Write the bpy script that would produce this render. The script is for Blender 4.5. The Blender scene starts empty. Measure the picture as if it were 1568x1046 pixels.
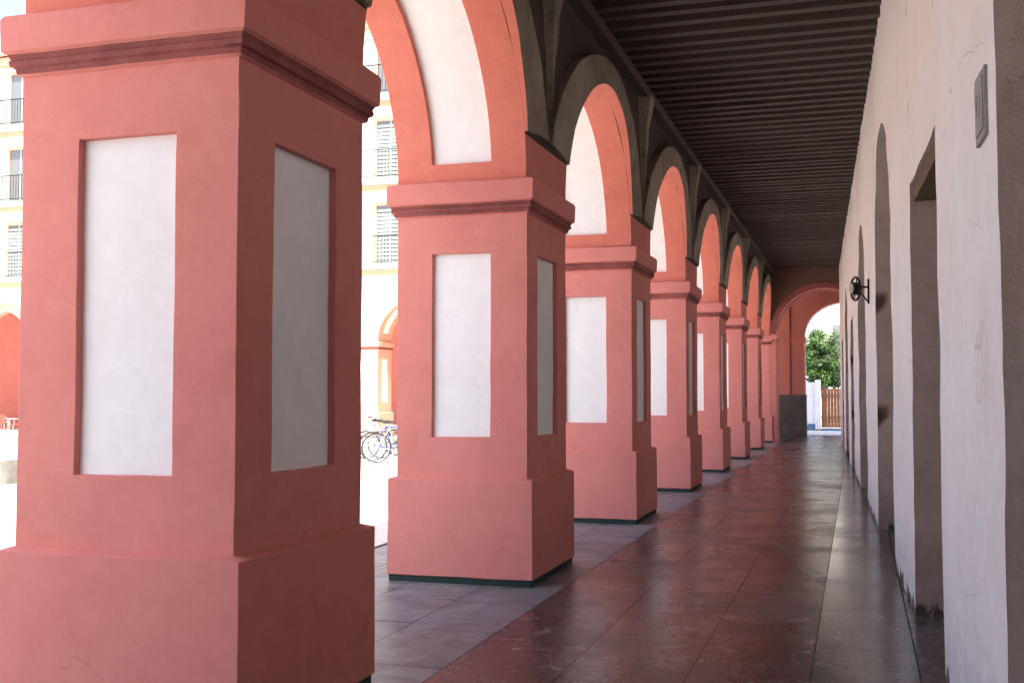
import bpy, bmesh, math, random
from mathutils import Vector, Matrix, noise
random.seed(7)
scene = bpy.context.scene
COL = scene.collection

# ------------------------------------------------------------------ materials
def new_mat(name):
    m = bpy.data.materials.new(name); m.use_nodes = True
    nt = m.node_tree
    b = nt.nodes['Principled BSDF']
    return m, nt, b
def N(nt, t, **kw):
    n = nt.nodes.new(t)
    for k, v in kw.items():
        if k in ('operation','blend_type','data_type','feature','layer_name','attribute_name','noise_dimensions','bands_direction','wave_type'):
            setattr(n, k, v)
        else:
            n.inputs[k].default_value = v
    return n
def L(nt, a, b): nt.links.new(a, b)
def coords(nt):
    return nt.nodes.new('ShaderNodeTexCoord').outputs['Object']
def ramp(nt, src, stops):
    r = nt.nodes.new('ShaderNodeValToRGB')
    e = r.color_ramp.elements
    while len(e) < len(stops): e.new(0.5)
    for i, (p, c) in enumerate(stops):
        e[i].position = p
        e[i].color = (c, c, c, 1) if isinstance(c, (int, float)) else (*c, 1)
    L(nt, src, r.inputs[0]); return r.outputs[0]
def mix(nt, fac, a, b, mode='MIX'):
    m = nt.nodes.new('ShaderNodeMix'); m.data_type = 'RGBA'; m.blend_type = mode
    for s, v in ((m.inputs[0], fac), (m.inputs[6], a), (m.inputs[7], b)):
        if isinstance(v, (int, float)): s.default_value = v
        elif isinstance(v, tuple): s.default_value = (*v, 1)
        else: L(nt, v, s)
    return m.outputs[2]
def math_(nt, op, a, b=None):
    m = nt.nodes.new('ShaderNodeMath'); m.operation = op
    for s, v in ((m.inputs[0], a), (m.inputs[1], b)):
        if v is None: continue
        if isinstance(v, (int, float)): s.default_value = v
        else: L(nt, v, s)
    return m.outputs[0]
def noise_n(nt, co, scale, detail=4, rough=0.55, dist=0.0):
    n = N(nt, 'ShaderNodeTexNoise', Scale=scale, Detail=detail, Roughness=rough, Distortion=dist)
    L(nt, co, n.inputs['Vector']); return n.outputs['Fac']
def zpos(nt):
    g = nt.nodes.new('ShaderNodeNewGeometry'); s = nt.nodes.new('ShaderNodeSeparateXYZ')
    L(nt, g.outputs['Position'], s.inputs[0]); return s.outputs
def bump(nt, b, h, strength, dist=0.01):
    n = N(nt, 'ShaderNodeBump', Strength=strength, Distance=dist)
    L(nt, h, n.inputs['Height']); L(nt, n.outputs[0], b.inputs['Normal'])

def plaster(name, base, dark=None, rough=0.85, bstr=0.35, var=0.5, cracks=0.0, chips=None, grime=0.0, scuff=0.0, bounce_tint=None, foot=None, streak=0.0):
    m, nt, b = new_mat(name); co = coords(nt)
    dark = dark or tuple(c * 0.8 for c in base)
    n1 = noise_n(nt, co, 1.3, 6, 0.6)
    n2 = noise_n(nt, co, 9.0, 6, 0.65)
    f = ramp(nt, n1, [(0.35, 0.0), (0.68, 1.0)])
    c = mix(nt, math_(nt, 'MULTIPLY', f, var), base, dark)
    f2 = ramp(nt, n2, [(0.45, 0.0), (0.75, 1.0)])
    c = mix(nt, math_(nt, 'MULTIPLY', f2, var * 0.5), c, tuple(min(1, x * 1.12 + 0.02) for x in base))
    if bounce_tint:  # warm bounce light painted into the wall colour, stronger with height
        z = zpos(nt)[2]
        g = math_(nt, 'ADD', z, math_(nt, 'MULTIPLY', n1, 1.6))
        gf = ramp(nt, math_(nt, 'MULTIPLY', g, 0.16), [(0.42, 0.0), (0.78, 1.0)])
        c = mix(nt, gf, c, mix(nt, 0.75, c, bounce_tint))
    n3 = noise_n(nt, co, 60, 4, 0.6)
    h = math_(nt, 'ADD', math_(nt, 'MULTIPLY', n2, 0.8), math_(nt, 'MULTIPLY', n3, 0.35))
    if cracks > 0:
        nn = N(nt, 'ShaderNodeTexNoise', Scale=2.5, Detail=4.0)
        L(nt, co, nn.inputs['Vector'])
        wv = mix(nt, 0.25, co, nn.outputs['Color'], 'ADD')
        v = N(nt, 'ShaderNodeTexVoronoi', feature='DISTANCE_TO_EDGE', Scale=1.3)
        L(nt, wv, v.inputs['Vector'])
        cr = ramp(nt, v.outputs['Distance'], [(0.0, 1.0), (0.0035, 0.0)])
        msk = ramp(nt, noise_n(nt, co, 0.9, 2), [(0.54, 0.0), (0.6, 1.0)])
        cf = math_(nt, 'MULTIPLY', math_(nt, 'MULTIPLY', cr, msk), cracks)
        c = mix(nt, cf, c, tuple(x * 0.35 for x in base))
        h = math_(nt, 'SUBTRACT', h, math_(nt, 'MULTIPLY', cf, 0.5))
    if streak > 0:
        mp = nt.nodes.new('ShaderNodeMapping'); L(nt, co, mp.inputs[0]); mp.inputs['Scale'].default_value = (4, 4, 0.5)
        s = ramp(nt, noise_n(nt, mp.outputs[0], 1.6, 6, 0.65, 0.4), [(0.52, 0.0), (0.78, 1.0)])
        c = mix(nt, math_(nt, 'MULTIPLY', s, streak), c, tuple(x * 0.6 for x in dark))
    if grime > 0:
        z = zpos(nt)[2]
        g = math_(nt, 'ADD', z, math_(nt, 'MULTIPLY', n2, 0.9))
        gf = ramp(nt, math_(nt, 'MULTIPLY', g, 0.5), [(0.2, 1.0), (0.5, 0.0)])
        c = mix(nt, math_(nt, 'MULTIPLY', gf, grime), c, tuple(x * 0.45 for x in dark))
    if scuff > 0:
        s = ramp(nt, noise_n(nt, co, 4.0, 10, 0.75, 0.6), [(0.58, 0.0), (0.64, 1.0)])
        c = mix(nt, math_(nt, 'MULTIPLY', s, scuff), c, tuple(x * 0.7 for x in dark))
    if chips:
        s = ramp(nt, noise_n(nt, co, 3.1, 8, 0.7, 0.3), [(0.685, 0.0), (0.70, 1.0)])
        c = mix(nt, s, c, chips)
        h = math_(nt, 'SUBTRACT', h, math_(nt, 'MULTIPLY', s, 0.6))
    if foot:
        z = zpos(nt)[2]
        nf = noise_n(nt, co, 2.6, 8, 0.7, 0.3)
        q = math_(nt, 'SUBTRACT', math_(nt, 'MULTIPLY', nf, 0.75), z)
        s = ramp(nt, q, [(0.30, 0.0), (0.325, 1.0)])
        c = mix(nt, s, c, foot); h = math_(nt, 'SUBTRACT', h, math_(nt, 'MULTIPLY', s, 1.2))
    L(nt, c, b.inputs['Base Color'])
    b.inputs['Roughness'].default_value = rough
    b.inputs['Specular IOR Level'].default_value = 0.3
    bump(nt, b, h, bstr, 0.012)
    return m

PINK = (0.68, 0.250, 0.212)
M_pink = plaster('pink_painted_plaster', PINK, (0.60, 0.20, 0.168), var=0.7, cracks=0.25, scuff=0.14, chips=None, streak=0.08)
M_soff = plaster('orange_red_arch_plaster', (0.68, 0.215, 0.155), (0.58, 0.165, 0.115), var=0.8, cracks=0.2, scuff=0.2, streak=0.08)  # more orange variant of the pink plaster, for arch undersides
M_mould = plaster('maroon_moulding', (0.33, 0.10, 0.09), (0.16, 0.045, 0.04), bstr=0.6, var=1.0)
M_panel = plaster('white_panel_plaster', (0.87, 0.87, 0.86), (0.80, 0.79, 0.76), bstr=0.25, var=0.7, scuff=0.1, streak=0.04)
M_base = plaster('dark_green_base', (0.025, 0.05, 0.045), (0.015, 0.02, 0.02), bstr=0.5)
M_arch = plaster('grey_olive_archivolt', (0.34, 0.30, 0.235), (0.17, 0.14, 0.11), bstr=0.8, var=1.0, scuff=0.5, streak=0.5)
M_white = plaster('old_white_wall', (0.88, 0.88, 0.91), (0.80, 0.79, 0.81), bstr=0.9, var=0.7, cracks=0.4, grime=0.4, scuff=0.22, chips=(0.40, 0.37, 0.35), bounce_tint=(0.86, 0.75, 0.69), foot=(0.12, 0.10, 0.09), streak=0.10)
M_jamb = plaster('beige_grey_jamb', (0.64, 0.55, 0.51), (0.48, 0.41, 0.37), bstr=0.8, var=1.0, grime=0.5, scuff=0.4, foot=(0.12, 0.10, 0.09))
M_fac = plaster('facade_cream', (0.80, 0.75, 0.68), None, var=0.4)
M_trim = plaster('facade_orange_trim', (0.74, 0.40, 0.28), None, var=0.4)
M_stone = plaster('dark_granite', (0.17, 0.16, 0.155), (0.07, 0.065, 0.062), bstr=0.8, var=1.0, scuff=0.5)
M_blue = plaster('blue_dado', (0.10, 0.2, 0.38), None)
M_yel = plaster('yellow_trim', (0.8, 0.55, 0.08), None)
M_conc = plaster('grey_cover_plate', (0.36, 0.36, 0.33), (0.18, 0.18, 0.17), bstr=0.8, var=1.0, scuff=0.5)

# spandrel: pink below the archivolt line, dark above
def mk_spandrel(name, hi1, hi2):
    m, nt, b = new_mat(name); co = coords(nt)
    n2 = noise_n(nt, co, 7.0, 6, 0.65)
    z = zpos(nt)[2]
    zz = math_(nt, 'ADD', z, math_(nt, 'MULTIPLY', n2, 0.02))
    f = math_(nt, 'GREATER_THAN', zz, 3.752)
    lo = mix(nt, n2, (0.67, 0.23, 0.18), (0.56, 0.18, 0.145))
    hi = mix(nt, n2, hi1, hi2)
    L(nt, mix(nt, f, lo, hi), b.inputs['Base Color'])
    b.inputs['Roughness'].default_value = 0.9
    bump(nt, b, n2, 0.5, 0.02); return m
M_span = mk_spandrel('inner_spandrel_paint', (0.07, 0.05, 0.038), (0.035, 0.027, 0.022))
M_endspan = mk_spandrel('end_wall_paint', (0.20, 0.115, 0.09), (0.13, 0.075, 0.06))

def wood(name, c1, c2, rough=0.7, axis='X'):
    m, nt, b = new_mat(name); co = coords(nt)
    mp = nt.nodes.new('ShaderNodeMapping'); L(nt, co, mp.inputs[0])
    sc = {'X': (0.6, 12, 12), 'Y': (12, 0.6, 12), 'Z': (12, 12, 0.6)}[axis]
    mp.inputs['Scale'].default_value = sc
    n = noise_n(nt, mp.outputs[0], 2.5, 6, 0.6)
    n0 = noise_n(nt, co, 1.1, 3)
    c = mix(nt, n, c1, c2)
    c = mix(nt, math_(nt, 'MULTIPLY', n0, 0.6), c, tuple(x * 0.5 for x in c1))
    L(nt, c, b.inputs['Base Color']); b.inputs['Roughness'].default_value = rough
    bump(nt, b, n, 0.5, 0.01); return m
M_beam = wood('dark_ceiling_timber', (0.11, 0.078, 0.07), (0.055, 0.038, 0.034))
M_board = wood('ceiling_board_timber', (0.54, 0.41, 0.37), (0.38, 0.28, 0.25))
M_lintel = wood('old_lintel_wood', (0.20, 0.13, 0.09), (0.08, 0.052, 0.035), 0.85, 'Y')
M_door = wood('door_wood', (0.16, 0.09, 0.05), (0.09, 0.05, 0.03), 0.6, 'Z')
M_gate = wood('gate_wood', (0.38, 0.15, 0.06), (0.22, 0.085, 0.035), 0.6, 'Z')
def flat(name, c, rough=0.5, metal=0.0):
    m, nt, b = new_mat(name); co = coords(nt)
    n = noise_n(nt, co, 20, 4)
    L(nt, mix(nt, n, c, tuple(x * 0.75 for x in c)), b.inputs['Base Color'])
    b.inputs['Roughness'].default_value = rough; b.inputs['Metallic'].default_value = metal
    return m
M_iron = flat('black_iron', (0.02, 0.02, 0.022), 0.45, 0.6)
M_shut = flat('grey_green_shutter_paint', (0.36, 0.42, 0.38), 0.6)
M_glass = flat('dark_window_glass', (0.16, 0.17, 0.17), 0.08)
M_rub = flat('tyre_rubber', (0.03, 0.03, 0.03), 0.8)
M_steel = flat('bike_steel', (0.5, 0.5, 0.52), 0.3, 0.9)
M_bluep = flat('bike_blue_paint', (0.05, 0.1, 0.3), 0.35)
M_redp = flat('chair_red_plastic', (0.55, 0.06, 0.04), 0.45)
M_alu = flat('table_aluminium', (0.6, 0.6, 0.6), 0.35, 0.8)
M_tile = flat('terracotta_roof', (0.50, 0.30, 0.21), 0.8)
M_graf = flat('red_graffiti_paint', (0.74, 0.42, 0.43), 0.7)
M_lampg = flat('lamp_glass', (0.55, 0.53, 0.48), 0.2)

def slabmat(name, rough, veins, vcol=(0.6, 0.53, 0.5), rvar=0.15, bstr=0.15, spec=0.5):
    m, nt, b = new_mat(name); co = coords(nt)
    a = nt.nodes.new('ShaderNodeVertexColor'); a.layer_name = 'Col'
    n1 = noise_n(nt, co, 3.0, 8, 0.7, 1.0); n2 = noise_n(nt, co, 26, 6, 0.7)
    k = ramp(nt, n1, [(0.3, 0.5), (0.7, 1.5)])
    c = mix(nt, 1.0, a.outputs[0], k, 'MULTIPLY')
    k2 = ramp(nt, n2, [(0.3, 0.7), (0.7, 1.3)])
    c = mix(nt, 1.0, c, k2, 'MULTIPLY')
    if veins > 0:
        for rot, scl, thr, off, lo in ((0.9, 1.9, 0.012, 0.0, 0.54), (-0.5, 2.9, 0.010, 5.0, 0.55), (2.0, 4.3, 0.010, 11.0, 0.56)):
            mp = nt.nodes.new('ShaderNodeMapping'); L(nt, co, mp.inputs[0])
            mp.inputs['Rotation'].default_value = (0, 0, rot); mp.inputs['Scale'].default_value = (1, 1.5, 1)
            mp.inputs['Location'].default_value = (off, off, 0)
            nv = noise_n(nt, mp.outputs[0], scl, 6, 0.62, 0.5)
            r = math_(nt, 'ABSOLUTE', math_(nt, 'SUBTRACT', nv, 0.5))
            v = ramp(nt, r, [(0.0, 1.0), (thr, 0.0)])
            msk = ramp(nt, noise_n(nt, mp.outputs[0], 1.7, 5), [(lo, 0.0), (lo + 0.08, 1.0)])
            c = mix(nt, math_(nt, 'MULTIPLY', math_(nt, 'MULTIPLY', v, msk), veins), c, vcol)
    dust = ramp(nt, noise_n(nt, co, 0.8, 7, 0.7), [(0.45, 0.0), (0.75, 1.0)])
    c = mix(nt, math_(nt, 'MULTIPLY', dust, 0.12), c, (0.4, 0.37, 0.36))
    L(nt, c, b.inputs['Base Color'])
    rr = math_(nt, 'ADD', rough, math_(nt, 'MULTIPLY', math_(nt, 'ADD', dust, n2), rvar))
    L(nt, rr, b.inputs['Roughness'])
    b.inputs['Specular IOR Level'].default_value = spec
    bump(nt, b, math_(nt, 'ADD', n1, math_(nt, 'MULTIPLY', n2, 0.25)), bstr, 0.01)
    return m
M_marble = slabmat('red_marble_slabs', 0.16, 0.75, rvar=0.18, bstr=0.13, spec=0.42)
M_slate = slabmat('grey_slate_slabs', 0.30, 0.12)
M_edge = slabmat('worn_grey_slabs', 0.10, 0.3, rvar=0.15, bstr=0.12)
M_bed = flat('dark_joint_mortar', (0.03, 0.026, 0.024), 0.9)
def mk_plaza():
    m, nt, b = new_mat('pale_plaza_paving'); co = coords(nt)
    br = N(nt, 'ShaderNodeTexBrick', Scale=1.0)
    br.inputs['Color1'].default_value = (0.71, 0.665, 0.60, 1); br.inputs['Color2'].default_value = (0.65, 0.605, 0.55, 1)
    br.inputs['Mortar'].default_value = (0.42, 0.39, 0.35, 1); br.inputs['Mortar Size'].default_value = 0.012
    br.inputs['Brick Width'].default_value = 0.8; br.inputs['Row Height'].default_value = 0.5
    L(nt, co, br.inputs['Vector'])
    n = noise_n(nt, co, 0.7, 7, 0.7)
    c = mix(nt, 1.0, br.outputs['Color'], ramp(nt, n, [(0.3, 0.85), (0.7, 1.1)]), 'MULTIPLY')
    L(nt, c, b.inputs['Base Color']); b.inputs['Roughness'].default_value = 0.8
    return m
M_plaza = mk_plaza()
def mk_leaf():
    m, nt, b = new_mat('orange_tree_leaves'); co = coords(nt)
    a = nt.nodes.new('ShaderNodeVertexColor'); a.layer_name = 'Col'
    L(nt, a.outputs[0], b.inputs['Base Color']); b.inputs['Roughness'].default_value = 0.45
    return m
M_leaf = mk_leaf()
M_bark = wood('bark', (0.13, 0.1, 0.07), (0.07, 0.05, 0.04), 0.9, 'Z')

# ------------------------------------------------------------------ mesh builder
IDT = lambda s, d, z: Vector((s, d, z))
class MB:
    def __init__(self): self.v = []; self.f = []; self.m = []; self.c = []; self.mats = []
    def mi(self, mat):
        if mat not in self.mats: self.mats.append(mat)
        return self.mats.index(mat)
    def face(self, pts, mat, col=None):
        i = len(self.v); self.v += [tuple(p) for p in pts]
        self.f.append(tuple(range(i, i + len(pts)))); self.m.append(self.mi(mat)); self.c.append(col)
    def quad(self, a, b, c, d, mat, seg=None, nu=None, nv=None):
        a, b, c, d = map(Vector, (a, b, c, d))
        if seg:
            nu = nu or max(1, round(max((b - a).length, (c - d).length) / seg))
            nv = nv or max(1, round(max((d - a).length, (c - b).length) / seg))
        nu = nu or 1; nv = nv or 1
        for i in range(nu):
            for j in range(nv):
                def P(u, w): return a.lerp(b, u).lerp(d.lerp(c, u), w)
                self.face([P(i/nu, j/nv), P((i+1)/nu, j/nv), P((i+1)/nu, (j+1)/nv), P(i/nu, (j+1)/nv)], mat)
    def box(self, lo, hi, mat, T=IDT, seg=None):
        x0, y0, z0 = lo; x1, y1, z1 = hi
        P = lambda x, y, z: T(x, y, z)
        for q in (((x0,y0,z0),(x1,y0,z0),(x1,y0,z1),(x0,y0,z1)), ((x1,y0,z0),(x1,y1,z0),(x1,y1,z1),(x1,y0,z1)),
                  ((x1,y1,z0),(x0,y1,z0),(x0,y1,z1),(x1,y1,z1)), ((x0,y1,z0),(x0,y0,z0),(x0,y0,z1),(x0,y1,z1)),
                  ((x0,y0,z1),(x1,y0,z1),(x1,y1,z1),(x0,y1,z1)), ((x0,y1,z0),(x1,y1,z0),(x1,y0,z0),(x0,y0,z0))):
            self.quad(*[P(*p) for p in q], mat, seg)
    def tube(self, a, b, r, mat, n=8, r2=None):
        a = Vector(a); b = Vector(b); r2 = r if r2 is None else r2
        d = (b - a).normalized(); u = d.orthogonal().normalized(); w = d.cross(u)
        A = [a + (u*math.cos(t) + w*math.sin(t))*r for t in [2*math.pi*i/n for i in range(n)]]
        B = [b + (u*math.cos(t) + w*math.sin(t))*r2 for t in [2*math.pi*i/n for i in range(n)]]
        for i in range(n):
            j = (i+1) % n; self.face([A[i], A[j], B[j], B[i]], mat)
        self.face(A[::-1], mat); self.face(B, mat)
    def ring(self, c, axis, R, r, mat, n=28):
        c = Vector(c); ax = Vector(axis).normalized(); u = ax.orthogonal().normalized(); w = ax.cross(u)
        for i in range(n):
            t0 = 2*math.pi*i/n; t1 = 2*math.pi*(i+1)/n
            self.tube(c+(u*math.cos(t0)+w*math.sin(t0))*R, c+(u*math.cos(t1)+w*math.sin(t1))*R, r, mat, 6)
    def build(self, name, parent=None, merge=0.0008, amp=0.0, freq=1.6, bevel=0.0, smooth=False, normals=True):
        me = bpy.data.meshes.new(name)
        me.from_pydata(self.v, [], self.f)
        for m in self.mats: me.materials.append(m)
        for i, p in enumerate(me.polygons): p.material_index = self.m[i]
        if any(c is not None for c in self.c):
            ca = me.color_attributes.new('Col', 'FLOAT_COLOR', 'CORNER')
            for i, p in enumerate(me.polygons):
                c = self.c[i] or (0.5, 0.5, 0.5)
                for li in p.loop_indices: ca.data[li].color = (*c, 1)
        bm = bmesh.new(); bm.from_mesh(me)
        if merge: bmesh.ops.remove_doubles(bm, verts=bm.verts, dist=merge)
        if normals: bmesh.ops.recalc_face_normals(bm, faces=bm.faces)
        if amp:
            for v in bm.verts:
                p = v.co
                v.co = p + noise.noise_vector(p*freq)*amp + noise.noise_vector(p*freq*4.3+Vector((7,3,1)))*amp*0.4
        if smooth:
            for f in bm.faces: f.smooth = True
            for e in bm.edges:
                if len(e.link_faces) == 2 and e.calc_face_angle(0) > 0.6: e.smooth = bool(bevel)
        bm.to_mesh(me); bm.free()
        o = bpy.data.objects.new(name, me); COL.objects.link(o)
        if bevel:
            bv = o.modifiers.new('bevel', 'BEVEL'); bv.width = bevel; bv.segments = 2
            bv.limit_method = 'ANGLE'; bv.angle_limit = math.radians(38); bv.harden_normals = True
        if parent: o.parent = parent
        return o
def empty(name):
    o = bpy.data.objects.new(name, None); COL.objects.link(o); return o

# ------------------------------------------------------------------ layout constants
PITCH = 4.5; Y1 = 4.23
XI, XO = -2.60, -3.76           # inner / outer plane of shafts
SP = 3.37; RISE = 1.50; ZT = 5.62
def pier_y(n): return Y1 + PITCH*(n-1)      # plinth near face
R = 0.06

def pillar_mesh(mb, T, W, D, seg=0.12, panels=True, pin=0.32, z_hi=SP, pk=None):
    """rect 0..W (s) x 0..D (d) shaft footprint"""
    K_ = pk or M_pink
    def ringp(o, z): return [T(-o,-o,z), T(W+o,-o,z), T(W+o,D+o,z), T(-o,D+o,z)]
    prof = [(0.048,0.0,M_base),(0.048,0.065,M_base),(0.062,0.068,K_),(0.060,0.865,K_),(0.0,0.885,K_)]
    def loft(pr):
        for (o0,z0,_),(o1,z1,m) in zip(pr[:-1], pr[1:]):
            A = ringp(o0,z0); B = ringp(o1,z1)
            for i in range(4):
                j = (i+1)%4
                nu = max(1, round((A[j]-A[i]).length/seg)); nv = max(1, round((B[i]-A[i]).length/seg))
                mb.quad(A[i],A[j],B[j],B[i],m,nu=nu,nv=nv)
    loft(prof)
    z0, z1 = 0.885, 3.085
    C = [Vector((0,0)),Vector((W,0)),Vector((W,D)),Vector((0,D))]
    for i in range(4):
        a = C[i]; b = C[(i+1)%4]; e = (b-a); w = e.length; e = e/w; n = Vector((-e.y, e.x))  # inward
        def P(u,k,z): q = a+e*u+n*k; return T(q.x,q.y,z)
        us = [0,pin,w-pin,w]; zs = [z0,1.222,2.77,z1]
        for iu in range(3):
            for iz in range(3):
                if panels and iu==1 and iz==1:
                    dp = 0.042; u0,u1,q0,q1 = us[1],us[2],zs[1],zs[2]
                    mb.quad(P(u0,dp,q0),P(u1,dp,q0),P(u1,dp,q1),P(u0,dp,q1),M_panel,seg)
                    for (ua,za,ub,zb) in ((u0,q0,u1,q0),(u1,q0,u1,q1),(u1,q1,u0,q1),(u0,q1,u0,q0)):
                        ln = math.hypot(ub-ua,zb-za)
                        mb.quad(P(ua,0,za),P(ub,0,zb),P(ub,dp,zb),P(ua,dp,za),K_,nu=max(1,round(ln/seg)),nv=1)
                else:
                    mb.quad(P(us[iu],0,zs[iz]),P(us[iu+1],0,zs[iz]),P(us[iu+1],0,zs[iz+1]),P(us[iu],0,zs[iz+1]),K_,seg)
    loft([(0.0,3.085,M_mould),(0.022,3.096,K_),(0.026,3.122,M_mould),(0.044,3.130,M_mould),(0.048,3.154,M_mould),
          (0.040,3.160,M_mould),(0.052,3.184,M_mould),(0.072,3.196,K_),(0.078,3.345,K_),(0.066,3.368,K_),(-0.01,3.378,K_)])

# inner arcade pillars ------------------------------------------------------
Wd = XI-XO; Dd = 1.29
for n in range(-4, 9):
    y = pier_y(n)+R
    T = lambda s,d,z,y=y: Vector((XO+s, y+d, z))
    mb = MB(); pillar_mesh(mb, T, Wd, Dd, 0.10 if n in (1,2,3) else 0.25)
    mb.build('arcade_pillar', amp=0.006, freq=1.5, bevel=0.009, smooth=True)

# generic wall with openings -------------------------------------------------
def strip_wall(mb, T, s0, s1, D, zb, zt, ops, mf, mbk, msof, mjamb=None, seg=0.3, nv=8, K=28, ends=True):
    def sub(a,b):
        k = max(1, math.ceil((b-a)/seg)); return [(a+(b-a)*i/k, a+(b-a)*(i+1)/k) for i in range(k)]
    segs = []; cur = s0
    for o in sorted(ops, key=lambda o:o['s0']):
        for a,b in sub(cur,o['s0']): segs.append((a,b,zb,zb))
        c = (o['s0']+o['s1'])/2; r = (o['s1']-o['s0'])/2
        if o['rise']>0: pts = [(c-r*math.cos(math.pi*i/K), o['sp']+o['rise']*math.sin(math.pi*i/K)) for i in range(K+1)]
        else:
            k = max(1, math.ceil(2*r/seg)); pts = [(o['s0']+2*r*i/k, o['sp']) for i in range(k+1)]
        pts[0] = (o['s0'],pts[0][1]); pts[-1]=(o['s1'],pts[-1][1])
        for p,q in zip(pts[:-1],pts[1:]): segs.append((p[0],q[0],p[1],q[1]))
        # jambs
        if o['sp']>zb+0.01:
            for s in (o['s0'],o['s1']):
                mb.quad(T(s,0,zb),T(s,D,zb),T(s,D,o['sp']),T(s,0,o['sp']),mjamb or msof,seg)
        pn = o.get('panel')
        for i,(p,q) in enumerate(zip(pts[:-1],pts[1:])):
            if pn and i0(i,K):
                d1,d2 = pn
                dp = 0.045
                def off(pt):
                    vx, vz = pt[0]-c, (pt[1]-o['sp'])*(r/o['rise']) if o['rise'] else 0
                    l = math.hypot(vx,vz); return (pt[0]+vx/l*dp, pt[1]+vz/l*dp)
                P,Q = off(p),off(q)
                mb.quad(T(p[0],0,p[1]),T(q[0],0,q[1]),T(q[0],d1,q[1]),T(p[0],d1,p[1]),msof)
                mb.quad(T(p[0],d2,p[1]),T(q[0],d2,q[1]),T(q[0],D,q[1]),T(p[0],D,p[1]),msof)
                mb.quad(T(P[0],d1,P[1]),T(Q[0],d1,Q[1]),T(Q[0],d2,Q[1]),T(P[0],d2,P[1]),M_panel)
                mb.quad(T(p[0],d1,p[1]),T(q[0],d1,q[1]),T(Q[0],d1,Q[1]),T(P[0],d1,P[1]),msof)
                mb.quad(T(p[0],d2,p[1]),T(q[0],d2,q[1]),T(Q[0],d2,Q[1]),T(P[0],d2,P[1]),msof)
                if not i0(i-1,K): mb.quad(T(p[0],d1,p[1]),T(p[0],d2,p[1]),T(P[0],d2,P[1]),T(P[0],d1,P[1]),msof)
                if not i0(i+1,K): mb.quad(T(q[0],d1,q[1]),T(q[0],d2,q[1]),T(Q[0],d2,Q[1]),T(Q[0],d1,Q[1]),msof)
            else:
                dd = [0,*pn,D] if pn else [0,D]
                for da,db in zip(dd[:-1],dd[1:]):
                    mb.quad(T(p[0],da,p[1]),T(q[0],da,q[1]),T(q[0],db,q[1]),T(p[0],db,p[1]),msof)
        cur = o['s1']
    for a,b in sub(cur,s1): segs.append((a,b,zb,zb))
    for a,b,za,zc in segs:
        mb.quad(T(a,0,za),T(b,0,zc),T(b,0,zt),T(a,0,zt),mf,nu=1,nv=nv)
        mb.quad(T(a,D,za),T(b,D,zc),T(b,D,zt),T(a,D,zt),mbk,nu=1,nv=nv)
        mb.quad(T(a,0,zt),T(b,0,zt),T(b,D,zt),T(a,D,zt),mbk)
        if abs(za-zb)<1e-4 and abs(zc-zb)<1e-4: mb.quad(T(a,0,zb),T(b,0,zb),T(b,D,zb),T(a,D,zb),mbk)
    if ends:
        for s in (s0,s1): mb.quad(T(s,0,zb),T(s,D,zb),T(s,D,zt),T(s,0,zt),mf)
def i0(i,K): return 1 <= i < K-1

# arcade arch wall -------------------------------------------------------------
Ta = lambda s,d,z: Vector((XI-d, s, z))
ops = []; centres = []
for n in range(-4, 8):
    a = pier_y(n)+R+Dd; b = pier_y(n+1)+R
    ops.append(dict(s0=a, s1=b, sp=SP+0.008, rise=RISE, panel=(0.31, 0.84))); centres.append((a+b)/2)
mb = MB()
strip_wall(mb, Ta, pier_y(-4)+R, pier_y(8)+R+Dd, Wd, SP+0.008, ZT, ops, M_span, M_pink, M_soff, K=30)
arcade_arch_wall = mb.build('arcade_arch_wall', amp=0.004, freq=1.4, bevel=0.006, smooth=True)

mb = MB(); K = 30; hp = (pier_y(1)-pier_y(0))/2
ry = 1.605
for c in centres:
    t0 = math.asin(0.375/RISE)
    prev = None
    for i in range(K+1):
        t = t0+(math.pi-2*t0)*i/K
        yi = c-ry*math.cos(t); zi = SP+0.008+RISE*math.sin(t)
        yo = c-max(-1,min(1,math.cos(t)*2.27/hp))*hp; zo = SP+1.77*math.sin(t)
        x1 = XI+0.03+0.09*max(0.0, math.sin(math.pi*i/K))**1.3
        x0 = XI
        if prev:
            a,b,cc,d,xp = prev
            ym0,zm0,ym1,zm1 = (a+cc)/2,(b+d)/2,(yi+yo)/2,(zi+zo)/2
            mb.quad((xp,a,b),(x1,yi,zi),(x1+.012,ym1,zm1),(xp+.012,ym0,zm0),M_arch)
            mb.quad((xp+.012,ym0,zm0),(x1+.012,ym1,zm1),(x1,yo,zo),(xp,cc,d),M_arch)
            mb.quad((x0,a,b),(x0,yi,zi),(x1,yi,zi),(xp,a,b),M_soff)
            mb.quad((x0,cc,d),(x0,yo,zo),(x1,yo,zo),(xp,cc,d),M_arch)
        else:
            mb.quad((x0,yi,zi),(x0,yo,zo),(x1,yo,zo),(x1,yi,zi),M_arch)
        if i==K: mb.quad((x0,yi,zi),(x0,yo,zo),(x1,yo,zo),(x1,yi,zi),M_arch)
        prev = (yi,zi,yo,zo,x1)
mb.build('archivolt_bands', parent=arcade_arch_wall, amp=0.008, freq=2.5, bevel=0.006, smooth=True)
mb = MB()
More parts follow.
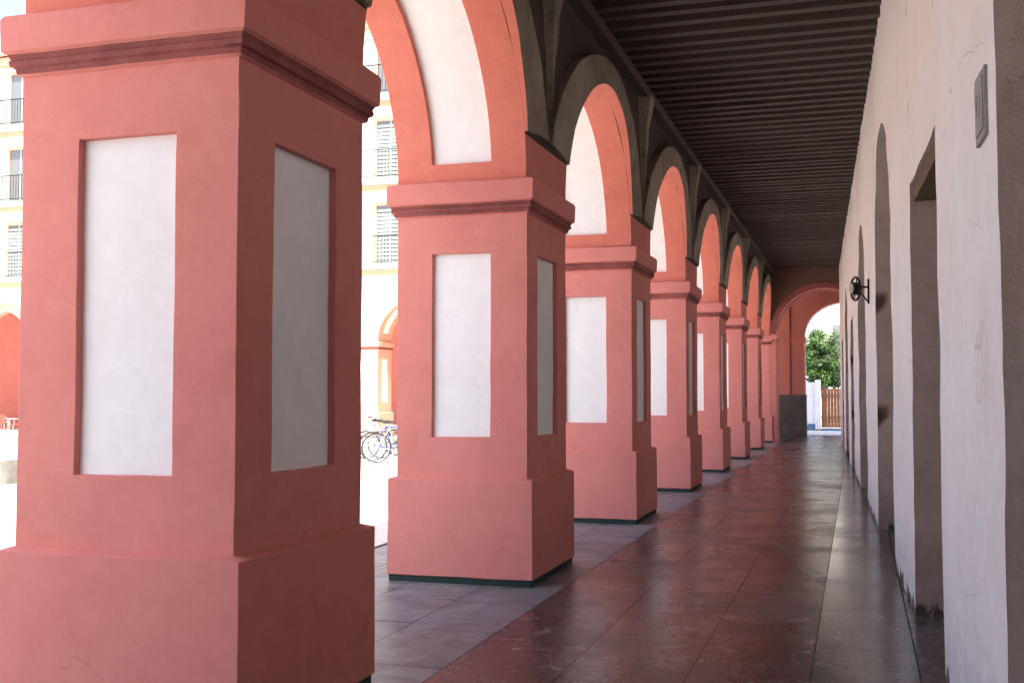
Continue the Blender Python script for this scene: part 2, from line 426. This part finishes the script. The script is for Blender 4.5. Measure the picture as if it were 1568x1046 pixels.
for n in range(-4, 9):
    c = pier_y(n)+R+Dd/2
    prof = [(5.36,0.20,0.16),(5.18,0.18,0.13),(4.95,0.12,0.09),(4.75,0.115,0.085),(4.6,0.06,0.07),(4.3,0.03,0.055),(4.12,0.006,0.04)]
    for (za,wa,pa),(zb_,wb,pb) in zip(prof[:-1],prof[1:]):
        A = [(XI,c-wa,za),(XI+pa,c-wa*0.7,za),(XI+pa,c+wa*0.7,za),(XI,c+wa,za)]
        B = [(XI,c-wb,zb_),(XI+pb,c-wb*0.7,zb_),(XI+pb,c+wb*0.7,zb_),(XI,c+wb,zb_)]
        for i in range(3): mb.quad(A[i],A[i+1],B[i+1],B[i],M_arch)
mb.build('spandrel_corbels', parent=arcade_arch_wall, amp=0.006, freq=3)

# right wall --------------------------------------------------------------------
AW = math.atan(0.0315); WX0 = 0.65
def Tw(s,d,z): return Vector((WX0 - s*math.sin(AW) + d*math.cos(AW), s*math.cos(AW)+d*math.sin(AW), z))
wops = [dict(s0=-12,s1=-9.5,sp=2.9,rise=1.25),dict(s0=-5,s1=-3,sp=3.08,rise=0),dict(s0=2.1,s1=4.42,sp=3.10,rise=0),dict(s0=6.6,s1=8.5,sp=3.10,rise=0),
        dict(s0=10.7,s1=13.6,sp=2.95,rise=1.43),dict(s0=16.6,s1=19.4,sp=2.85,rise=1.33),dict(s0=22.3,s1=24.2,sp=3.05,rise=0),
        dict(s0=26.5,s1=29.0,sp=2.85,rise=1.25),dict(s0=31.4,s1=33.1,sp=3.05,rise=0)]
mb = MB()
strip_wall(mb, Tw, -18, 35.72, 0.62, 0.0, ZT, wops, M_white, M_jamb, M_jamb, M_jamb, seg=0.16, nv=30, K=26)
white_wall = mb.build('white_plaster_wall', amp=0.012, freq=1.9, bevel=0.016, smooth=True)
# doors
for k,o in enumerate(wops):
    mb = MB(); h = o['sp']; w = o['s1']-o['s0']; top = h+o['rise']
    npl = max(4, round(w/0.16))
    for i in range(npl):
        a = o['s0']+0.012+(w-0.024)*i/npl; b = o['s0']+0.012+(w-0.024)*(i+1)/npl-0.008
        c = (o['s0']+o['s1'])/2; m = (a+b)/2
        hh = h+ (o['rise']*math.sqrt(max(0,1-((m-c)/(w/2))**2)) if o['rise'] else 0) - 0.02
        mb.box((a,0.50,0.02),(b,0.54,max(0.3,hh)),M_door,Tw)
    for z in (0.3,1.4,2.5): mb.box((o['s0']+0.03,0.465,z),(o['s1']-0.03,0.498,z+0.16),M_door,Tw)
    mb.box((o['s0']+0.0,0.56,0.02),(o['s1'],0.60,top+0.0),M_door,Tw)
    mb.build('wooden_door')
mb = MB()
mb.box((6.62,0.03,2.98),(8.49,0.25,3.11),M_lintel,Tw,seg=0.15); mb.box((6.62,0.27,2.99),(8.49,0.57,3.11),M_lintel,Tw,seg=0.15)
mb.build('door_lintel_beam', parent=white_wall, amp=0.012, freq=4)
# cover plate
mb = MB()
mb.box((4.62,-0.016,2.60),(4.88,0.0,2.87),M_conc,Tw,seg=.05); mb.box((4.65,-0.021,2.63),(4.85,-0.015,2.84),M_conc,Tw,seg=.05)
mb.ring(Tw(4.75,-.020,2.735),Tw(0,-1,0)-Tw(0,0,0),0.05,0.006,M_conc,18)
mb.build('utility_cover_plate', amp=0.003, freq=8)
# graffiti ribbon
mb = MB()
def ribbon(pts, w):
    for p,q in zip(pts[:-1],pts[1:]):
        d = Vector((q[0]-p[0],q[1]-p[1])); 
        if d.length<1e-6: continue
        nrm = Vector((-d.y,d.x)).normalized()*w/2
        mb.face([Tw(p[0]-nrm.x,-0.015,p[1]-nrm.y),Tw(q[0]-nrm.x,-0.015,q[1]-nrm.y),Tw(q[0]+nrm.x,-0.015,q[1]+nrm.y),Tw(p[0]+nrm.x,-0.015,p[1]+nrm.y)],M_graf)
ribbon([(4.9+0.11*math.cos(t*0.3)+0.05*math.sin(t*0.71),1.72+0.14*math.sin(t*0.3)+0.04*math.cos(t*0.9)) for t in range(0,48)],0.0045)
ribbon([(4.72+0.05*math.cos(t*0.35),1.58+0.11*math.sin(t*0.35)-0.003*t) for t in range(0,24)],0.004)
mb.build('graffiti_scribble', merge=0, normals=False)

# ceiling -------------------------------------------------------------------------
ceil = empty('timber_beam_ceiling')
mb = MB(); y = -17.6
while y < 35.6:
    w = 0.135+random.uniform(-.012,.012); xr = WX0-0.0315*y+0.1; dz = random.uniform(-.008,.008)
    tw = random.uniform(-.012,.012)
    lo = 5.47+dz
    T = lambda s,d,z,tw=tw: Vector((s, d+tw*(s+2), z))
    mb.box((-2.62,y,lo),(xr,y+w,5.575),M_beam,T)
    y += 0.33+random.uniform(-.012,.012)
mb.build('beams', parent=ceil)
mb = MB()
mb.box((-2.9,-18,5.58),(1.9,35.75,5.60),M_board); mb.build('boards', parent=ceil)
mb = MB(); mb.box((-2.598,-18,5.33),(-2.47,35.7,5.455),M_beam, seg=1.5); mb.build('wall_plate', parent=ceil, amp=0.006)

# floors ----------------------------------------------------------------------------
ground = MB(); ground.face([(-700,-700,0),(700,-700,0),(700,700,0),(-700,700,0)],M_plaza); ground.build('plaza_ground', merge=0)
floor = empty('arcade_floor')
mb = MB(); mb.face([(-4.78,-18,.004),(1.9,-18,.004),(1.9,42.5,.004),(-4.78,42.5,.004)],M_bed); mb.build('joint_bedding', parent=floor, merge=0)
def slabs(name, strips, y0, y1, ln, base, mat, var=0.25, gap=0.006, tilt=0.0010):
    mb = MB()
    for (xa,xb) in strips:
        y = y0-random.uniform(0,ln)
        while y < y1:
            l = ln*random.uniform(0.85,1.15); k = 1+random.uniform(-var,var); h = random.uniform(-.05,.05)
            col = (base[0]*k*(1+h),base[1]*k,base[2]*k*(1-h))
            z = [0.0095+random.uniform(-tilt,tilt) for _ in range(4)]
            mb.face([(xa+gap/2,y+gap/2,z[0]),(xb-gap/2,y+gap/2,z[1]),(xb-gap/2,y+l-gap/2,z[2]),(xa+gap/2,y+l-gap/2,z[3])],mat,col)
            y += l
    mb.build(name, parent=floor, merge=0)
slabs('slate_strip',[(-4.7,-4.2),(-4.2,-3.6),(-3.6,-2.95),(-2.95,-2.3)],-16,41,0.95,(0.155,0.165,0.18),M_slate,0.15)
slabs('marble_strip',[(-2.3,-1.62),(-1.62,-0.93),(-0.93,-0.27)],-16,41,1.9,(0.070,0.038,0.035),M_marble,0.28,gap=0.005,tilt=.0014)
slabs('wall_side_strip',[(-0.27,0.32),(0.32,1.2)],-16,41,1.05,(0.115,0.105,0.098),M_edge,0.3,tilt=.0018,gap=.008)

# end of corridor ---------------------------------------------------------------------
YE = pier_y(8)+R
Te = lambda s,d,z: Vector((s, YE+d, z))
mb = MB()
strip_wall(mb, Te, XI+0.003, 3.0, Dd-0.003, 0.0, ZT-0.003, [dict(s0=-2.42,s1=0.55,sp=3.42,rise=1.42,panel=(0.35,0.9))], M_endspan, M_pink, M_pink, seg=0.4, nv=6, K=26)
ew = mb.build('corridor_end_arch_wall', amp=0.004, bevel=0.006, smooth=True)
mb = MB()
c = (-2.42+0.55)/2; prev=None
for i in range(27):
    t = math.pi*i/26
    p = (c-1.485*math.cos(t),3.42+1.42*math.sin(t),c-1.66*math.cos(t),3.42+1.60*math.sin(t))
    if prev:
        mb.quad((prev[0],YE-.04,prev[1]),(p[0],YE-.04,p[1]),(p[2],YE-.04,p[3]),(prev[2],YE-.04,prev[3]),M_mould)
        mb.quad((prev[2],YE-.04,prev[3]),(p[2],YE-.04,p[3]),(p[2],YE,p[3]),(prev[2],YE,prev[3]),M_mould)
        mb.quad((prev[0],YE-.04,prev[1]),(p[0],YE-.04,p[1]),(p[0],YE,p[1]),(prev[0],YE,prev[1]),M_mould)
    prev=p
mb.box((-2.56,YE-.07,3.24),(-2.38,YE+Dd+.05,3.40),M_pink)
mb.build('arch_moulding', parent=ew)
# second wall with archway to the lane
Tb = lambda s,d,z: Vector((s, 41.0+d, z))
mb = MB()
strip_wall(mb, Tb, -56, 3.0, 0.9, 0.0, ZT, [dict(s0=-1.77,s1=1.0,sp=3.55,rise=1.25)], M_pink, M_white, M_pink, seg=1.0, nv=6, K=24)
pw = mb.build('passage_arch_wall', amp=0.004, bevel=0.008, smooth=True)
mb = MB()
# dado of separate granite blocks
for r_ in range(3):
    x_ = -4.2
    while x_ < -1.81:
        l_ = min(0.62+0.1*random.random(), -1.80-x_)
        mb.box((x_+.004,40.945+random.uniform(0,.012),0.5*r_+.004),(x_+l_-.004,40.996,0.5*r_+.496),M_stone); x_ += l_
    mb.box((-1.80,40.95,0.5*r_+.004),(-1.74,41.92,0.5*r_+.496),M_stone)
mb.box((-2.35,40.90,1.5),(-2.28,40.996,5.2),M_pink)
mb.box((-2.5,40.92,3.40),(-1.72,41.93,3.56),M_pink)
mb.build('passage_pier_trim', parent=pw)

# ------------------------------------------------------------- plaza facades
def facade(name, T, nb, W=4.5, depth=7.5, arches=True, first=0):
    root = empty(name)
    H = 14.8
    if arches:
        mb = MB(); o = []
        for i in range(nb): o.append(dict(s0=W*i+0.645,s1=W*(i+1)-0.645,sp=SP,rise=RISE,panel=(0.35,0.9)))
        strip_wall(mb, T, 0, W*nb, 1.2, SP, ZT, o, M_fac, M_fac, M_trim, seg=1.5, nv=3, K=18)
        mb.build('arch_wall', parent=root)
        mb = MB()
        for i in range(first, nb+1):
            Tp = lambda s,d,z,i=i: T(W*i-0.645+s, d+0.0, z)
            pillar_mesh(mb, Tp, 1.29, 1.2, seg=2.0, pk=M_trim)
        mb.build('piers', parent=root)
        mb = MB()   # archivolts
        for i in range(nb):
            c = W*(i+0.5); prev=None
            for k in range(19):
                t = math.pi*k/18
                p = (c-1.605*math.cos(t),SP+RISE*math.sin(t),c-1.9*math.cos(t),SP+1.78*math.sin(t))
                if prev:
                    mb.quad(T(prev[0],-.04,prev[1]),T(p[0],-.04,p[1]),T(p[2],-.04,p[3]),T(prev[2],-.04,prev[3]),M_trim)
                    mb.quad(T(prev[2],-.04,prev[3]),T(p[2],-.04,p[3]),T(p[2],0,p[3]),T(prev[2],0,prev[3]),M_trim)
                prev=p
        mb.build('archivolts', parent=root)
    mb = MB(); mb.box((-0.0,0.0,ZT+0.01),(W*nb,depth,H),M_fac,T); mb.build('upper_walls', parent=root)
    mb = MB()
    for z in (5.72,8.72,11.72):
        mb.box((0,-0.05,z-.02),(W*nb,-0.001,z+.16),M_trim,T)
        mb.box((0,-0.62,z+.18),(W*nb,-0.001,z+.28),M_fac,T)
    mb.box((0,-0.35,H-.3),(W*nb,-0.001,H-0.002),M_trim,T)
    mb.build('string_courses', parent=root)
    mb = MB()
    mb.quad(T(0,-0.5,H+.02),T(W*nb,-0.5,H+.02),T(W*nb,depth/2,H+1.4),T(0,depth/2,H+1.4),M_tile)
    mb.quad(T(0,depth/2,H+1.4),T(W*nb,depth/2,H+1.4),T(W*nb,depth,H+.02),T(0,depth,H+.02),M_tile)
    for i in range(int(W*nb/0.3)): mb.tube(T(i*.3+.1,-0.52,H+.04),T(i*.3+.1,depth/2,H+1.43),0.06,M_tile,5)
    mb.build('tiled_roof', parent=root)
    mbw = MB(); mbr = MB()
    for f,z in enumerate((6.0,9.0,12.0)):
        for i in range(nb):
            for c in (W*(i+0.27),W*(i+0.75)):
                mbw.box((c-.52,-.03,z+.02),(c+.52,-.002,z+2.15),M_glass,T)
                mbw.box((c-.64,-.08,z+.0),(c-.52,-.001,z+2.27),M_trim,T); mbw.box((c+.52,-.08,z),(c+.64,-.001,z+2.27),M_trim,T)
                mbw.box((c-.52,-.08,z+2.15),(c+.52,-.001,z+2.27),M_trim,T)
                mbw.box((c-.03,-.06,z+.02),(c+.03,-.031,z+2.15),M_shut,T)
                op = random.random()
                if op < 0.35:
                    mbw.box((c-1.13,-.06,z+.05),(c-.66,-.02,z+2.12),M_shut,T); mbw.box((c+.66,-.06,z+.05),(c+1.13,-.02,z+2.12),M_shut,T)
                else:
                    for kk in range(14): mbw.box((c-.5,-.07,z+.1+kk*.14),(c+.5,-.035,z+.2+kk*.14),M_fac if op>.65 else M_shut,T)
        for zz in (z+.08,z+1.0): mbr.box((0,-.6,zz),(W*nb,-.57,zz+.03),M_iron,T)
        k=0
        while k*0.13 < W*nb:
            mbr.box((k*.13,-.592,z+.1),(k*.13+.014,-.578,z+1.0),M_iron,T); k+=1
    mbw.build('windows_and_shutters', parent=root, merge=0)
    mbr.build('balcony_railings', parent=root, merge=0)
    return root
# end building: facade looks toward -y, runs from the corner to -x
cx = (XI+XO)/2
Tn = lambda s,d,z: Vector((cx-0.01 - s, YE+d, z))
nb_root = facade('plaza_end_building', Tn, 11, first=1)
mb = MB(); mb.box((cx-1,37.3,ZT-.03),(-56,40.9,ZT-.005),M_fac); mb.box((-3.1,37.1,ZT-.03),(3,40.99,ZT-.005),M_board); mb.build('arcade_ceiling', parent=nb_root)
mb = MB(); mb.box((cx+0.02,YE-0.02,ZT+0.012),(3.0,YE+7.5,14.8),M_fac); mb.build('corner_upper_walls', parent=nb_root)
mb = MB(); mb.box((2.0,YE+1.3,0),(3.0,41,ZT-.04),M_white); mb.box((1.2,41.95,0),(3.0,YE+7.5,ZT),M_white); mb.box((-52,41.95,0),(-2.3,YE+7.5,ZT),M_white); mb.build('ground_floor_walls', parent=nb_root)
# west building
Tws = lambda s,d,z: Vector((-52-d, 36-s, z))
facade('plaza_side_building', Tws, 14)
# upper storeys above our arcade (faces the plaza)
Tu = lambda s,d,z: Vector((XO+0.0+d, -18+s, z))
facade('arcade_upper_building', Tu, 11, W=(YE-0.03+18)/11, depth=12.0, arches=False)
mb = MB(); mb.box((XO,-18.4,0),(1.3,-18.02,ZT),M_white); mb.build('corridor_back_wall')

# ------------------------------------------------------------- lane beyond
mb = MB(); mb.box((-14,62,0),(12,68,6.9),M_white); h = mb.build('white_house')
mb = MB(); mb.box((-14,61.9,6.9),(12,68,7.15),M_yel); mb.box((-1.2,61.93,3.4),(-0.1,61.99,5.2),M_glass); mb.box((-1.3,61.9,3.3),(0,61.94,3.4),M_yel); mb.build('trim', parent=h)
mb = MB(); mb.box((-9,47.8,0.28),(-1.45,48.1,2.0),M_white); mb.box((-9,47.78,0),(-1.45,48.12,0.28),M_blue); mb.box((-1.66,47.72,0.0),(-1.44,48.14,2.1),M_white); mb.build('white_garden_wall')
mb = MB()
for i in range(14): mb.box((-1.42+i*.125,47.9,0.12),(-1.42+i*.125+.121,47.94,1.74+0.02*random.random()),M_gate)
mb.box((-1.43,47.86,0.5),(.34,47.9,.6),M_gate); mb.box((-1.43,47.86,1.4),(.34,47.9,1.5),M_gate); mb.box((-1.43,47.85,0.0),(.34,47.95,0.10),M_blue)
mb.build('wooden_gate')
# tree
tree = empty('orange_tree')
mb = MB(); tx,ty = -1.42,52.6
mb.tube((tx,ty,0),(tx+.03,ty,1.1),0.10,M_bark,10,0.075); mb.tube((tx+.03,ty,1.1),(tx-.02,ty,1.9),0.075,M_bark,10,0.06)
for i in range(9):
    a = i*2.4; r = random.uniform(.45,.75)
    mb.tube((tx,ty,1.5+0.05*i),(tx+r*math.cos(a),ty+r*math.sin(a),2.4+random.uniform(0,1.0)),0.04,M_bark,6,0.012)
mb.build('trunk', parent=tree)
mb = MB(); 
clumps = []
for i in range(140):
    while True:
        p = Vector((random.uniform(-1,1),random.uniform(-1,1),random.uniform(-1,1)))
        if p.length<1 and p.length>.3: break
    clumps.append((Vector((tx+p.x*.98,ty+p.y*.98,3.0+p.z*1.35)),random.uniform(.20,.36),random.uniform(.45,1.5)))
for c,r,k in clumps:
    for j in range(120):
        d = Vector((random.gauss(0,1),random.gauss(0,1),random.gauss(0,1))).normalized()*r*random.uniform(.5,1.1)
        p = c+d; u = Vector((random.gauss(0,1),random.gauss(0,1),random.gauss(0,.6))).normalized(); w = u.orthogonal().normalized()
        l = random.uniform(.045,.075); kk = k*random.uniform(.8,1.2)
        mb.face([p-u*l,p+w*l*.5,p+u*l,p-w*l*.5],M_leaf,(0.050*kk,0.105*kk,0.018*kk))
mb.build('crown', parent=tree, merge=0, normals=False)

# ------------------------------------------------------------- wall lamp
mb = MB(); s=15.2; zc=2.95; dl=-.17
A_ = Tw(0,0,0)-Tw(0,1,0); B_ = Tw(1,0,0)-Tw(0,0,0)
axl = (A_*0.93-B_*0.36).normalized()
mb.box((s-.05,-.02,zc-.2),(s+.05,-.0,zc+.12),M_iron,Tw)
mb.tube(Tw(s,-.01,zc+.02),Tw(s,dl,zc+.02),.014,M_iron)
mb.tube(Tw(s,-.01,zc-.18),Tw(s,dl+.03,zc-.01),.010,M_iron)
C_ = Tw(s,dl,zc)
mb.ring(C_,axl,0.15,0.016,M_iron,24)
mb.tube(C_-axl*.05,C_+axl*.05,.085,M_iron,16); mb.tube(C_+axl*.05,C_+axl*.062,.065,M_lampg,16)
uu = axl.orthogonal().normalized(); vv = axl.cross(uu)
for a in range(4):
    t=a*math.pi/2+.4; dd_=uu*math.cos(t)+vv*math.sin(t); mb.tube(C_+dd_*.15,C_+dd_*.08,.008,M_iron)
mb.build('wall_lamp')

# ------------------------------------------------------------- bicycles
def bike(x,y,ang,paint,lean=0.08):
    mb = MB()
    ax = (0,1,0)
    for wx in (-.52,.52):
        mb.ring((wx,0,.34),ax,.325,.018,M_rub,28); mb.ring((wx,0,.34),ax,.30,.008,M_steel,28)
        mb.tube((wx,-.03,.34),(wx,.03,.34),.02,M_steel)
        for k in range(14):
            t=k*2*math.pi/14; mb.tube((wx,0,.34),(wx+.3*math.cos(t),0,.34+.3*math.sin(t)),.0025,M_steel,4)
    bb=(-.08,0,.30); st=(-.22,0,.78); ht=(.36,0,.80); hb=(.40,0,.66)
    for a,b in ((bb,st),(st,ht),(bb,hb),(ht,hb),(bb,(-.52,0,.34)),(st,(-.52,0,.34)),(hb,(.52,0,.34))): mb.tube(a,b,.017,paint)
    mb.tube(st,(-.25,0,.90),.013,M_steel); mb.box((-.38,-.07,.90),(-.12,.07,.945),M_rub)
    mb.tube(ht,(.34,0,.95),.013,M_steel); mb.tube((.34,-.27,.98),(.34,.27,.98),.013,M_steel); mb.tube((.34,-.27,.98),(.22,-.27,.97),.016,M_rub); mb.tube((.34,.27,.98),(.22,.27,.97),.016,M_rub)
    mb.ring(bb,ax,.09,.008,M_steel,16); mb.tube((-.08,.05,.30),(.02,.05,.16),.009,M_steel); mb.tube((-.08,-.05,.30),(-.18,-.05,.44),.009,M_steel)
    mb.box((-.03,.05,.14),(.06,.13,.165),M_rub); mb.box((-.22,-.13,.43),(-.13,-.05,.455),M_rub)
    for q in (-.1,.1): mb.tube((-.72,q*.5,.72),(-.3,q*.5,.74),.006,M_steel)
    mb.tube((-.15,.03,.3),(-.12,.16,.0),.008,M_steel)
    o = mb.build('parked_bicycle', merge=0)
    o.location=(x,y,0.0); o.rotation_euler=(lean,0,ang)
bike(-10.3,24.0,0.3,M_bluep); bike(-10.8,24.7,0.45,M_steel); bike(-9.9,25.3,0.15,M_steel,0.05); bike(-11.4,24.4,0.6,M_steel); bike(-9.95,23.4,0.5,M_steel,0.1); bike(-10.5,25.6,-0.2,M_redp,0.06)
# cafe furniture
def chair(x,y,a):
    mb=MB()
    for lx in(-.2,.2):
        for ly in(-.2,.2): mb.tube((lx*1.1,ly*1.1,0),(lx,ly,.45),.014,M_alu)
    mb.box((-.22,-.22,.45),(.22,.22,.48),M_redp); mb.box((-.22,.2,.6),(.22,.23,.88),M_redp)
    for lx in(-.2,.2): mb.tube((lx,.215,.45),(lx,.215,.88),.012,M_alu)
    for lx in(-.24,.24): mb.tube((lx,-.18,.66),(lx,.2,.66),.014,M_alu); mb.tube((lx,-.18,.45),(lx,-.18,.66),.012,M_alu)
    o=mb.build('cafe_chair',merge=0); o.location=(x,y,0); o.rotation_euler=(0,0,a)
def table(x,y):
    mb=MB(); mb.tube((0,0,.72),(0,0,.745),.38,M_alu,24); mb.tube((0,0,.05),(0,0,.72),.03,M_alu,10)
    for k in range(4): t=k*math.pi/2; mb.tube((0,0,.08),(.3*math.cos(t),.3*math.sin(t),.015),.016,M_alu)
    o=mb.build('cafe_table',merge=0); o.location=(x,y,0)
for (x,y) in ((-26.3,29.6),(-24.0,30.5),(-28.3,31.2),(-25.6,32.6)):
    table(x,y)
    for k in range(3):
        t=k*2.1+x; chair(x+.75*math.cos(t),y+.75*math.sin(t),t-math.pi/2)
mb=MB(); mb.box((-15.6,15.7,0.0),(-14.1,16.3,.42),M_conc,seg=.3); mb.box((-15.65,15.65,.42),(-14.05,16.35,.52),M_fac,seg=.3); mb.build('stone_bench',amp=.004,bevel=.01)

# ------------------------------------------------------------- light, sky, camera
el = math.radians(62); az = math.radians(10)
S = Vector((math.sin(az)*math.cos(el), -math.cos(az)*math.cos(el), math.sin(el)))
sun = bpy.data.lights.new('sun','SUN'); sun.energy=13.0; sun.angle=math.radians(0.5); sun.color=(1.0,0.95,0.88)
so = bpy.data.objects.new('sun',sun); COL.objects.link(so); so.rotation_euler = S.to_track_quat('Z','Y').to_euler(); so.location=(0,-20,30)
w = bpy.data.worlds.new('World'); scene.world=w; w.use_nodes=True; nt=w.node_tree
bg = nt.nodes['Background']; sk = nt.nodes.new('ShaderNodeTexSky'); sk.sky_type='NISHITA'; sk.sun_disc=False
sk.sun_elevation=el; sk.sun_rotation=math.atan2(S.x,S.y); sk.air_density=1.0; sk.dust_density=3.0
L(nt, sk.outputs[0], bg.inputs[0]); bg.inputs[1].default_value=0.55
cam = bpy.data.cameras.new('camera'); cam.sensor_width=36; cam.lens=39.0; cam.clip_end=2000; cam.clip_start=0.05
co = bpy.data.objects.new('camera',cam); COL.objects.link(co); co.location=(0,0,1.6)
co.rotation_euler=(math.radians(92.6),0,math.radians(17.25)); scene.camera=co
scene.view_settings.view_transform='Standard'; scene.view_settings.look='None'; scene.view_settings.exposure=0
